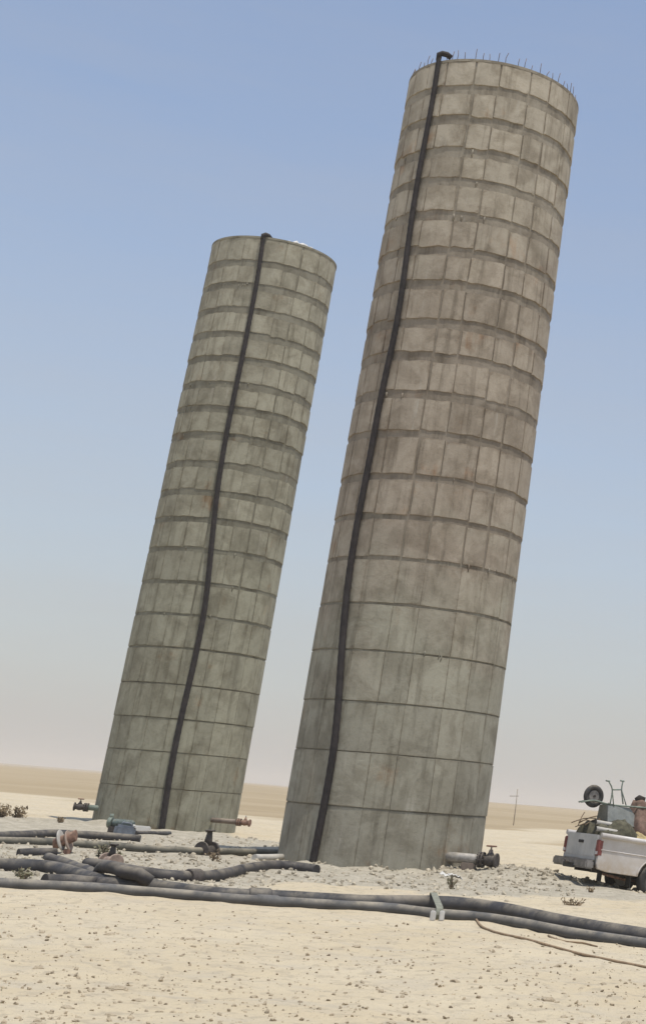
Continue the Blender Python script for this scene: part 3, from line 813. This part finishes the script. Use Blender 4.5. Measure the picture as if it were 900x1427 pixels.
# ------------------------------------------------------------------ plants
def shrub(name, label, loc, h, w, seed, leafm, nst=14, nl=220, leaf=0.03, group='desert shrubs'):
    rd = random.Random(seed); root = empty(name, loc); props(root, label, 'plant', group)
    st = MB(); lf = MB()
    for q in range(nst):
        an = rd.uniform(0, 6.28); sp = rd.uniform(0.1, 1) * w; hh = h * rd.uniform(0.5, 1.0) * (1.1 - 0.4 * sp / w)
        p0 = Vector((rd.uniform(-.1, .1) * w, rd.uniform(-.1, .1) * w, -0.03)); p2_ = Vector((math.cos(an) * sp, math.sin(an) * sp, hh))
        pm = (p0 + p2_) / 2 + Vector((rd.uniform(-.1, .1) * w, rd.uniform(-.1, .1) * w, 0.1 * hh))
        pts = curve_pts([p0, pm, p2_], h / 5); st.tube(pts, [0.012 * (1 - 0.8 * i / len(pts)) for i in range(len(pts))], 5)
        for l in range(nl // nst):
            c = pts[min(len(pts) - 1, int(len(pts) * rd.uniform(0.3, 1)))] + Vector((rd.gauss(0, .07), rd.gauss(0, .07), rd.gauss(0, .06))) * w * 1.6
            c.z = max(c.z, 0.01)
            u = Vector((rd.gauss(0, 1), rd.gauss(0, 1), rd.gauss(0, 1))).normalized(); v2 = u.orthogonal().normalized()
            s = leaf * rd.uniform(0.6, 1.5)
            lf.add([c - u * s * 1.4, c + v2 * s * 0.6, c + u * s * 1.4, c - v2 * s * 0.6], [(0, 1, 2, 3)])
    st.build('stem', M['twig'], root, recalc=False); lf.build('foliage', leafm, root, recalc=False)
    return root


def pix(x, y, dz=0.0):
    p = G(x, y); return (p.x, p.y, gz(p.x, p.y) + dz)


shrub('dry_shrub', 'brown dry shrub cut by the left edge of the picture', pix(2, 1143), 0.42, 0.42, 1, M['leaf'], 18, 240, 0.035)
shrub('dry_shrub', 'small brown dry shrub just right of the one at the left edge', pix(22, 1144), 0.36, 0.32, 2, M['leaf'], 14, 170, 0.032)
shrub('dry_weed', 'tiny dry weed on the sand left of the farther tower', pix(84, 1150), 0.16, 0.16, 4, M['leaf'], 8, 80, 0.03)
shrub('dry_weed', 'low brown weed clump on the sand in front of the truck bumper', pix(800, 1262), 0.11, 0.30, 5, M['leaf'], 18, 110, 0.018)
shrub('dry_weed', 'small dry weed nearest the truck bumper', pix(822, 1249), 0.12, 0.12, 6, M['leaf'], 8, 60, 0.02)
shrub('green_weed', 'dusty green weed behind the strap on the front pipes', pix(628, 1243), 0.24, 0.16, 7, M['leafg'], 9, 60, 0.022)
shrub('green_weed', 'grey green weed growing between the hoses at left', pix(145, 1214), 0.42, 0.30, 8, M['leafg'], 14, 200, 0.03)
shrub('green_weed', 'small green weed at left under the short pipe', pix(32, 1228), 0.2, 0.16, 9, M['leafg'], 10, 100, 0.022)
shrub('dry_weed', 'thin weed in the gravel between the two towers', pix(300, 1207), 0.2, 0.22, 10, M['leaf'], 10, 90, 0.022)

# white scraps by the green weed
for q, (x, y, s, lb) in enumerate(((617, 1227, 0.13, 'left one of two white plastic scraps by the green weed'), (632, 1229, 0.14, 'right one of two white plastic scraps by the green weed'))):
    rd = random.Random(30 + q); nn = 7; vs = []; fs = []
    for a in range(nn):
        for b in range(nn): vs.append(((a / (nn - 1) - .5) * s * 2, (b / (nn - 1) - .5) * s * 1.4, 0.05 + rd.uniform(-.03, .09) * s * 4))
    for a in range(nn - 1):
        for b in range(nn - 1): fs.append((a * nn + b, a * nn + b + 1, a * nn + nn + b + 1, a * nn + nn + b))
    o = MB().add(vs, fs, True).build('plastic_scrap', M['pvc']); o.location = pix(x, y, 0.02); o.rotation_euler = (R_(18), 0, rd.uniform(0, 3))
    sm_ = o.modifiers.new('thick', 'SOLIDIFY'); sm_.thickness = 0.006
    props(o, lb, 'scrap', 'white scraps')

# ------------------------------------------------------------------ stones
def rock(seed, sub=2, flat=0.6):
    rd = random.Random(seed); bm = bmesh.new(); bmesh.ops.create_icosphere(bm, subdivisions=sub, radius=1.0)
    o3 = Vector((rd.uniform(0, 50), rd.uniform(0, 50), rd.uniform(0, 50)))
    for v in bm.verts:
        n_ = mnoise.noise(v.co * 1.1 + o3) * 0.55 + mnoise.noise(v.co * 2.6 + o3) * 0.22
        v.co = v.co * (1 + n_); v.co.z *= flat
    me = bpy.data.meshes.new('stone'); bm.to_mesh(me); bm.free(); return me


rocks = [rock(i, 2, random.Random(i).uniform(0.45, 0.75)) for i in range(8)]
for r in rocks: r.materials.append(M['stone'])
rd = random.Random(21)
cnt = 0
while cnt < 120:                                        # stones strewn over the front sand
    y = rd.uniform(1296, 1440); x = rd.uniform(-20, 920)
    if y < 1258 + 0.075 * x + 8: continue
    p = G(x, y); s = abs(rd.gauss(0.0, 0.017)) + 0.010
    if float(vnoise(p.x, p.y, 0.8)) + 0.5 * float(vnoise(p.x, p.y, 2.1)) < rd.uniform(-0.25, 0.25): continue
    o = bpy.data.objects.new('stone', rocks[cnt % 8]); C.objects.link(o)
    o.location = (p.x, p.y, gz(p.x, p.y) - s * 0.10)
    o.scale = (s * rd.uniform(0.8, 1.5), s * rd.uniform(0.8, 1.3), s); o.rotation_euler = (rd.uniform(-.3, .3), rd.uniform(-.3, .3), rd.uniform(0, 6.3))
    props(o, 'small brown stone lying on the sand in front of the pipes', 'stone', 'stones on the front sand'); cnt += 1


def scatter(name, label, mat, n, fn, seed, smin, smax, kind='stuff'):
    rd = random.Random(seed); mb = MB()
    ico = bmesh.new(); bmesh.ops.create_icosphere(ico, subdivisions=1, radius=1.0)
    iv = [v.co.copy() for v in ico.verts]; jf = [[v.index for v in f.verts] for f in ico.faces]; ico.free()
    for q in range(n):
        x, y = fn(rd); s = smin + (smax - smin) * rd.random() ** 3
        E_ = Euler((rd.uniform(-1, 1), rd.uniform(-1, 1), rd.uniform(0, 6))).to_matrix(); sx = (s * rd.uniform(.7, 1.5), s * rd.uniform(.7, 1.3), s * rd.uniform(.5, .9))
        z = gz(x, y) + s * 0.2; jj = [rd.uniform(0.75, 1.25) for _ in iv]
        mb.add([E_ @ Vector((a.x * sx[0], a.y * sx[1], a.z * sx[2])) * j_ + Vector((x, y, z)) for a, j_ in zip(iv, jj)], jf)
    o = mb.build(name, mat, recalc=False); props(o, label, kind=kind); return o


def f_gravel(rd):
    while True:
        p = G(rd.uniform(-60, 800), rd.uniform(1166, 1258))
        if rd.random() < float(gravel_mask(p.x, p.y)): return p.x, p.y


def f_sand(rd):
    while True:
        x, y = rd.uniform(-20, 920), rd.uniform(1240, 1450)
        if y > 1245 + 0.075 * x: p = G(x, y); return p.x, p.y


def f_heap(rd): return NEAR[0] + 3.0 + rd.gauss(0, 1.4), NEAR[1] - 1.6 + rd.gauss(0, 0.7)


scatter('gravel', 'grey broken stone strewn round the feet of the towers', M['rubble'], 4200, f_gravel, 5, 0.010, 0.055)
scatter('grit', 'brown grit scattered over the front sand', M['stone'], 2600, f_sand, 6, 0.004, 0.022)
scatter('spoil', 'grey spoil heaped right of the nearer tower', M['rubble'], 420, f_heap, 8, 0.012, 0.075)

# ------------------------------------------------------------------ pickup truck
# local: x forward, y left, z up; origin on the ground under the rear axle
corner = G(836, 1163, 1.12)
tr = empty('pickup_truck'); props(tr, 'dusty white pickup truck with a loaded bed, cut by the right edge', 'truck')
NOSE = R_(4.0)
Rot = Matrix.Rotation(TRUCK_A, 4, 'Z') @ Matrix.Rotation(NOSE, 4, 'Y')
loc_corner = Vector((-1.12, -0.80, 1.14))
T0 = corner - Rot @ loc_corner
tr.rotation_euler = Rot.to_euler(); tr.location = T0
WR = 0.36; WB = 3.38; AX = 0.33


def arch(cx, r, n=12, z0=0.40):
    a0 = math.asin(max(-1, min(1, (z0 - WR) / r)))
    return [(cx + r * math.cos(t), WR + r * math.sin(t)) for t in np.linspace(math.pi - a0, a0, n)]


for s in (-1, 1):
    side = [(-1.12, 0.55), (-1.08, 0.44), (-0.85, 0.40)] + arch(AX, 0.43) + [(0.97, 0.40), (0.97, 1.12), (-1.10, 1.12)]
    y0, y1 = (0.78, 0.85) if s > 0 else (-0.85, -0.78)
    MB().prism(side, y0, y1).build('bed_side', M['paint'], tr, bevel=0.012)
    # rolled rail on top and the crease below it
    MB().tube([(-1.11, s * 0.86, 1.12), (0.95, s * 0.86, 1.12)], 0.055, 12).build('bed_rail', M['paint'], tr)
    MB().tube([(-1.06, s * 0.852, 0.83), (0.95, s * 0.852, 0.83)], 0.012, 8).build('crease', M['paint'], tr)
    # wheel arch lip
    pts = [(x, s * 0.855, z) for x, z in arch(AX, 0.44, 18)]
    MB().tube(pts, 0.016, 8).build('arch_lip', M['paint'], tr)
    L_ = MB().box((-1.145, s * 0.80 - 0.055, 0.70), (-1.02, s * 0.80 + 0.062, 1.03)).build('tail_light', M['red_lens'], tr, bevel=0.015)
    MB().box((-1.152, s * 0.80 - 0.04, 0.72), (-1.10, s * 0.80 + 0.045, 0.80)).build('reversing_lens', M['clear_lens'], L_, bevel=0.008)
MB().box((-1.10, -0.775, 0.50), (0.95, 0.775, 0.58)).build('bed_floor', M['bumper'], tr)
MB().box((0.88, -0.775, 0.585), (0.949, 0.775, 1.12)).build('bed_front', M['paint'], tr, bevel=0.01)
tg = MB().box((-1.135, -0.735, 0.60), (-1.075, 0.735, 1.125)).build('tailgate', M['tailgate'], tr, bevel=0.015)
MB().box((-1.142, -0.66, 0.68), (-1.134, 0.66, 1.04)).build('pressed_panel', M['tailgate'], tg, bevel=0.003)
MB().box((-1.158, -0.12, 0.93), (-1.141, 0.12, 0.99)).build('handle', M['black_trim'], tg, bevel=0.006)
bp = MB().box((-1.36, -0.84, 0.42), (-1.16, 0.84, 0.60)).build('rear_bumper', M['bumper'], tr, bevel=0.03)
MB().box((-1.375, -0.25, 0.40), (-1.35, 0.25, 0.50)).build('step', M['black_trim'], bp, bevel=0.006)
for s in (-0.55, 0.55): MB().box((-1.16, s - 0.04, 0.44), (-0.9, s + 0.04, 0.54)).build('bracket', M['iron'], bp)
MB().tube([(-1.30, 0, 0.50), (-1.44, 0, 0.50), (-1.46, 0, 0.56)], 0.025, 8).build('tow_hitch', M['iron'], bp)
for s in (-1, 1): MB().box((AX - 0.56, s * 0.70 - 0.11, 0.18), (AX - 0.545, s * 0.70 + 0.11, 0.52)).build('mud_flap', M['black_trim'], tr)
MB().box((-1.0, -0.42, 0.36), (3.7, -0.34, 0.48)).build('chassis_rail', M['iron'], tr)
MB().box((-1.0, 0.34, 0.36), (3.7, 0.42, 0.48)).build('chassis_rail', M['iron'], tr)
MB().tube([(AX, -0.7, WR), (AX, -0.12, WR), (AX, 0, WR), (AX, 0.12, WR), (AX, 0.7, WR)], [0.05, 0.06, 0.15, 0.06, 0.05], 12).build('rear_axle', M['iron'], tr)
MB().tube([(-0.75, -0.5, 0.36), (-0.2, -0.5, 0.30), (0.3, -0.48, 0.33)], 0.03, 8).build('exhaust', M['rust'], tr)
# cab
cabside = [(1.0, 0.40), (2.9, 0.40)] + arch(WB, 0.43) + [(3.85, 0.40), (3.92, 0.48), (3.94, 0.92), (3.80, 1.02), (2.72, 1.12), (2.62, 1.14), (1.0, 1.14)]
cb = MB().prism(cabside, -0.85, 0.85).build('cab_body', M['paint'], tr, bevel=0.02)
green = [(1.02, 1.142), (2.66, 1.142), (2.05, 1.66), (1.90, 1.70), (1.20, 1.70), (1.08, 1.62)]
mb = MB(); n_ = len(green)
vs = []
for y in (-1, 1):
    for x, z in green: vs.append((x, y * (0.82 - 0.16 * (z - 1.14) / 0.56), z))
fs = [list(range(n_)), list(range(2 * n_ - 1, n_ - 1, -1))] + [(i, i + n_, (i + 1) % n_ + n_, (i + 1) % n_) for i in range(n_)]
mb.add(vs, fs).build('cab_roof', M['paint'], tr, bevel=0.02)
for s in (-1, 1):
    pane = [(1.20, 1.18), (2.42, 1.18), (1.98, 1.60), (1.24, 1.60)]
    vs = [(x, s * (0.826 - 0.16 * (z - 1.14) / 0.56), z) for x, z in pane] + [(x, s * (0.834 - 0.16 * (z - 1.14) / 0.56), z) for x, z in pane]
    MB().add(vs, [(0, 1, 2, 3), (7, 6, 5, 4), (0, 4, 5, 1), (1, 5, 6, 2), (2, 6, 7, 3), (3, 7, 4, 0)]).build('side_window', M['glass'], tr)
    MB().box((2.30, s * 0.95 - 0.1, 1.16), (2.42, s * 0.95 + 0.09, 1.32)).build('mirror', M['black_trim'], tr, bevel=0.02)
    MB().box((3.86, s * 0.64 - 0.16, 0.74), (3.95, s * 0.64 + 0.16, 0.90)).build('headlight', M['clear_lens'], tr, bevel=0.015)
    dr = MB().box((1.12, s * 0.853 - 0.004, 0.48), (2.30, s * 0.853 + 0.004, 1.10)).build('door', M['paint'], tr, bevel=0.003)
    MB().box((1.22, s * 0.87 - 0.012, 0.92), (1.38, s * 0.87 + 0.012, 0.96)).build('handle', M['black_trim'], dr, bevel=0.004)
MB().add([(2.60, -0.72, 1.20), (2.60, 0.72, 1.20), (2.11, 0.62, 1.62), (2.11, -0.62, 1.62), (2.62, -0.72, 1.21), (2.62, 0.72, 1.21), (2.125, 0.62, 1.635), (2.125, -0.62, 1.635)], [(0, 1, 2, 3), (7, 6, 5, 4), (0, 4, 5, 1), (1, 5, 6, 2), (2, 6, 7, 3), (3, 7, 4, 0)]).build('windscreen', M['glass'], tr)
MB().box((1.035, -0.60, 1.22), (1.06, 0.60, 1.55)).build('rear_window', M['glass'], tr)
MB().box((3.86, -0.46, 0.70), (3.955, 0.46, 0.90)).build('grille', M['black_trim'], tr, bevel=0.01)
MB().box((3.90, -0.86, 0.44), (4.05, 0.86, 0.64)).build('front_bumper', M['bumper'], tr, bevel=0.03)


def wheel(x, s, gap=0.0):
    y = s * 0.76
    mb = MB(); prof = [(0.20, -0.10), (0.27, -0.115), (0.33, -0.11), (WR - 0.005, -0.085), (WR, -0.05), (WR, 0.05), (WR - 0.005, 0.085), (0.33, 0.11), (0.27, 0.115), (0.20, 0.10)]
    vs = []; fs = []; n = 32
    for i in range(n):
        t = 2 * math.pi * i / n
        for r, o_ in prof: vs.append((r * math.cos(t), o_, r * math.sin(t)))
    kq = len(prof)
    for i in range(n):
        for j in range(kq): fs.append((i * kq + j, ((i + 1) % n) * kq + j, ((i + 1) % n) * kq + (j + 1) % kq, i * kq + (j + 1) % kq))
    mb.add(vs, fs, True); t_ = mb.build('wheel', M['tyre'], tr); t_.location = (x, y, WR)
    MB().tube([(0, -0.09 * s, 0), (0, 0.03 * s, 0), (0, 0.06 * s, 0), (0, 0.085 * s, 0)], [0.205, 0.205, 0.12, 0.07], 20).build('rim', M['rim'], t_)
    MB().torus((0, s * 0.09, 0), (0, 1, 0), 0.195, 0.014, 24, 6).build('rim_edge', M['rim'], t_)


for x in (AX, WB):
    for s in (-1, 1): wheel(x, s)

# ------------------------------------------------------------------ load in the bed
TM = Matrix.Translation(T0) @ Rot
ey = (Rot @ Vector((0, 1, 0))).normalized()


def bed(x, y, py):
    """local truck point at pixel x,y in the fore-and-aft plane py metres left of centre"""
    return TM.inverted() @ on_plane(x, y, TM @ Vector((0, py, 0)), ey)


def in_bed(name, label, cat):
    o = empty(name, T0, Rot.to_euler()); props(o, label, cat, 'load in the truck bed'); return o


def heap(name, label, cat, mat, prof, y0, y1, seed, rough=0.05):
    """crumpled heap: height profile along the bed, rounded across it"""
    rd = random.Random(seed); nn, mm = 40, 22; vs = []; fs = []
    xs = np.linspace(prof[0][0], prof[-1][0], nn); px_, pz_ = zip(*prof)
    for i, x in enumerate(xs):
        h = np.interp(x, px_, pz_)
        for j in range(mm):
            t = j / (mm - 1); b = math.sin(math.pi * t) ** 0.2
            e = min(1, min(i, nn - 1 - i) / 2)
            y = y0 + (y1 - y0) * t
            q = mnoise.noise((x * 4 + seed, y * 4, 0)) * 1.3 + mnoise.noise((x * 10 + seed, y * 10, 3)) * 0.8 + mnoise.noise((x * 22, y * 22 + seed, 1)) * 0.4
            z = 0.59 + (h - 0.59) * b * e + rough * q * b * e
            vs.append((x + rough * 0.5 * mnoise.noise((y * 9, x * 9, seed)), y, max(0.585, z)))
    for i in range(nn - 1):
        for j in range(mm - 1): a = i * mm + j; fs.append((a, a + mm, a + mm + 1, a + 1))
    fs.append([j for j in range(mm)][::-1]); fs.append([(nn - 1) * mm + j for j in range(mm)])
    o = MB().add(vs, fs, True).build(name, mat); o.location = T0; o.rotation_euler = Rot.to_euler()
    props(o, label, cat, 'load in the truck bed'); return o


heap('tarpaulin', 'dark olive tarpaulin heaped behind the truck tailgate', 'tarpaulin', M['olive'], [(-1.06, 1.38), (-0.95, 1.38), (-0.75, 1.42), (-0.5, 1.52), (-0.3, 1.58), (-0.15, 1.45), (0.1, 1.25)], -0.70, 0.72, 3, 0.05)
heap('sacking', 'tan sacking lying along the near side of the truck bed', 'sacking', M['tan_cloth'], [(-0.55, 1.05), (-0.3, 1.18), (-0.1, 1.26), (0.2, 1.28), (0.5, 1.25), (0.85, 1.1)], -0.74, -0.1, 8, 0.05)
# brown bundle with a dark top
bc = bed(888, 1140, 0.0); rdv = random.Random(4)
br = in_bed('cloth_bundle', 'bulky brown cloth bundle with a dark tied top in the truck bed', 'bundle')
mb = MB(); vs = []; fs = []; nn, mm = 26, 28
for i in range(nn):
    t = i / (nn - 1); zz_ = 0.62 + (bc.z + 0.36 - 0.62) * t
    wd = 0.44 * (1 - 0.62 * t ** 1.6) * (0.85 + 0.3 * math.sin(t * 3.0)); cx = bc.x + 0.22 - 0.22 * t
    for j in range(mm):
        an = 2 * math.pi * j / mm
        fold = 1 + 0.16 * mnoise.noise((math.cos(an) * 2.2, math.sin(an) * 2.2, t * 2.5 + 7)) + 0.07 * math.sin(an * 7 + t * 5)
        vs.append((cx + wd * fold * math.cos(an), 0.0 + wd * 1.05 * fold * math.sin(an), zz_ + 0.05 * mnoise.noise((an, t * 4, 2))))
for i in range(nn - 1):
    for j in range(mm): a = i * mm + j; b = i * mm + (j + 1) % mm; fs.append((a, b, b + mm, a + mm))
fs.append(list(range(mm))[::-1]); fs.append([(nn - 1) * mm + j for j in range(mm)])
mb.add(vs, fs, True).build('cloth', M['brown_cloth'], br)
tp = Vector((bc.x + 0.0, 0, bc.z + 0.37))
MB().torus(tp + Vector((0, 0, -0.06)), (0.2, 0, 1), 0.10, 0.035, 20, 8).build('tie', M['dark_cloth'], br)
MB().tube([tp + Vector((0, 0, -0.04)), tp + Vector((-0.03, 0, 0.05)), tp + Vector((-0.02, 0.02, 0.10))], [0.10, 0.12, 0.03], 12, wob=0.5).build('tied_top', M['dark_cloth'], br)
# two pale pipes
for q, (z, y, m_, lb) in enumerate(((1.33, -0.32, 'palepipe', 'upper pale pipe length on the load in the truck bed'), (1.22, -0.52, 'palepipe', 'lower pale pipe length on the load in the truck bed'))):
    a, b = bed(830, 1146 + q * 9, y), bed(852, 1150 + q * 9, y)
    o = in_bed('pipe_length', lb, 'pipe'); d = (b - a)
    MB().tube([a, b + d * 0.5], 0.05, 14).build('tube', M[m_], o)
    MB().disc(a, d, 0.053, 0.004, 16).build('bore_shade', M['black_trim'], o)  # black disc on the closed end, standing for the shade inside the pipe
rb_ = random.Random(12); bt = in_bed('brush_pile', 'dry branches sticking out of the olive tarpaulin in the truck bed', 'branches')
for q in range(12):
    a = Vector((rb_.uniform(-1.0, -0.4), rb_.uniform(-0.1, 0.65), rb_.uniform(1.32, 1.46))); d = Vector((rb_.uniform(0.2, 0.7), rb_.uniform(-0.4, 0.3), rb_.uniform(0.05, 0.32)))
    MB().tube(curve_pts([a - d * 0.4, a + d * 0.1 + Vector((0, 0, 0.04)), a + d * 0.6], 0.1), 0.012, 6).build('branch', M['twig'], bt)
# upturned wheelbarrow
wb = in_bed('wheelbarrow', 'wheelbarrow lying upside down on the truck load, its tyre in the air', 'wheelbarrow')
wc = bed(827, 1110, 0.05); e1 = bed(808, 1118, 0.05); e2 = bed(884, 1125, 0.05)
W_ = MB().torus(wc, (0, 1, 0), 0.18, 0.062, 30, 10).build('wheel', M['tyre'], wb)
MB().disc(wc, (0, 1, 0), 0.13, 0.07, 24).build('rim', M['bumper'], W_)
MB().tube([wc + Vector((0, -0.07, 0)), wc + Vector((0, 0.07, 0))], 0.028, 10).build('hub', M['iron'], W_)
for s in (-1, 1):
    a = e1 + Vector((0, 0.06 * s, 0)); b = e2 + Vector((0, 0.26 * s, 0)); c2 = b + (b - a).normalized() * 0.35
    MB().tube(curve_pts([a, wc + Vector((0, 0.085 * s, -0.09)), (a + b) / 2, b, c2], 0.1), 0.018, 8).build('handle', M['green_steel'], wb)
    ft = bed(850 if s < 0 else 868, 1121, 0.05 + 0.2 * s); lt = bed(853 if s < 0 else 866, 1101, 0.05 + 0.2 * s); tt_ = bed(848 if s < 0 else 868, 1089, 0.05 + 0.2 * s)
    f2 = ft + Vector((0.10, 0, -0.05))
    MB().tube(curve_pts([ft, lt, tt_], 0.06), 0.016, 8).build('leg', M['green_steel'], wb)
    MB().tube([lt, f2], 0.013, 8).build('leg_brace', M['green_steel'], wb)
    MB().tube([tt_ + Vector((-0.07, 0, 0)), tt_ + Vector((0.03, 0, 0))], 0.017, 8).build('foot', M['green_steel'], wb)
MB().tube([bed(853, 1101, -0.15), bed(866, 1101, 0.25)], 0.016, 8).build('cross_brace', M['green_steel'], wb)
MB().tube([bed(848, 1120, -0.2), bed(848, 1120, 0.3)], 0.016, 8).build('cross_brace', M['green_steel'], wb)
t0, t1 = bed(841, 1122, 0.05), bed(872, 1126, 0.05)   # tray, bottom up
b0, b1 = bed(838, 1150, 0.05), bed(886, 1152, 0.05)
mb = MB(); vs = []
for (a, b, hw) in ((t0, t1, 0.20), (b0, b1, 0.30)):
    for s in (-1, 1): vs += [a + Vector((0, s * hw, 0)), b + Vector((0, s * hw, 0))]
mb.add(vs, [(0, 1, 3, 2), (0, 4, 5, 1), (2, 3, 7, 6), (0, 2, 6, 4), (1, 5, 7, 3)])
o = mb.build('tray', M['galv'], wb); sm_ = o.modifiers.new('thick', 'SOLIDIFY'); sm_.thickness = 0.012
MB().tube([vs[4], vs[5], vs[7], vs[6], vs[4]], 0.014, 8).build('tray_rim', M['galv'], wb)

# ------------------------------------------------------------------ dusty air over the plain
hz = MB().box((-9000, -1500, -8), (8000, 12000, 26)).build('haze', None)
hm = bpy.data.materials.new('dusty_air'); hm.use_nodes = True; hm.node_tree.nodes.clear()
pv = hm.node_tree.nodes.new('ShaderNodeVolumePrincipled'); ho = hm.node_tree.nodes.new('ShaderNodeOutputMaterial')
pv.inputs['Color'].default_value = (0.92, 0.87, 0.80, 1); pv.inputs['Density'].default_value = 0.00050; pv.inputs['Anisotropy'].default_value = 0.2
hm.node_tree.links.new(pv.outputs[0], ho.inputs['Volume']); hz.data.materials.append(hm)
props(hz, 'pale dusty air over the desert', kind='stuff')
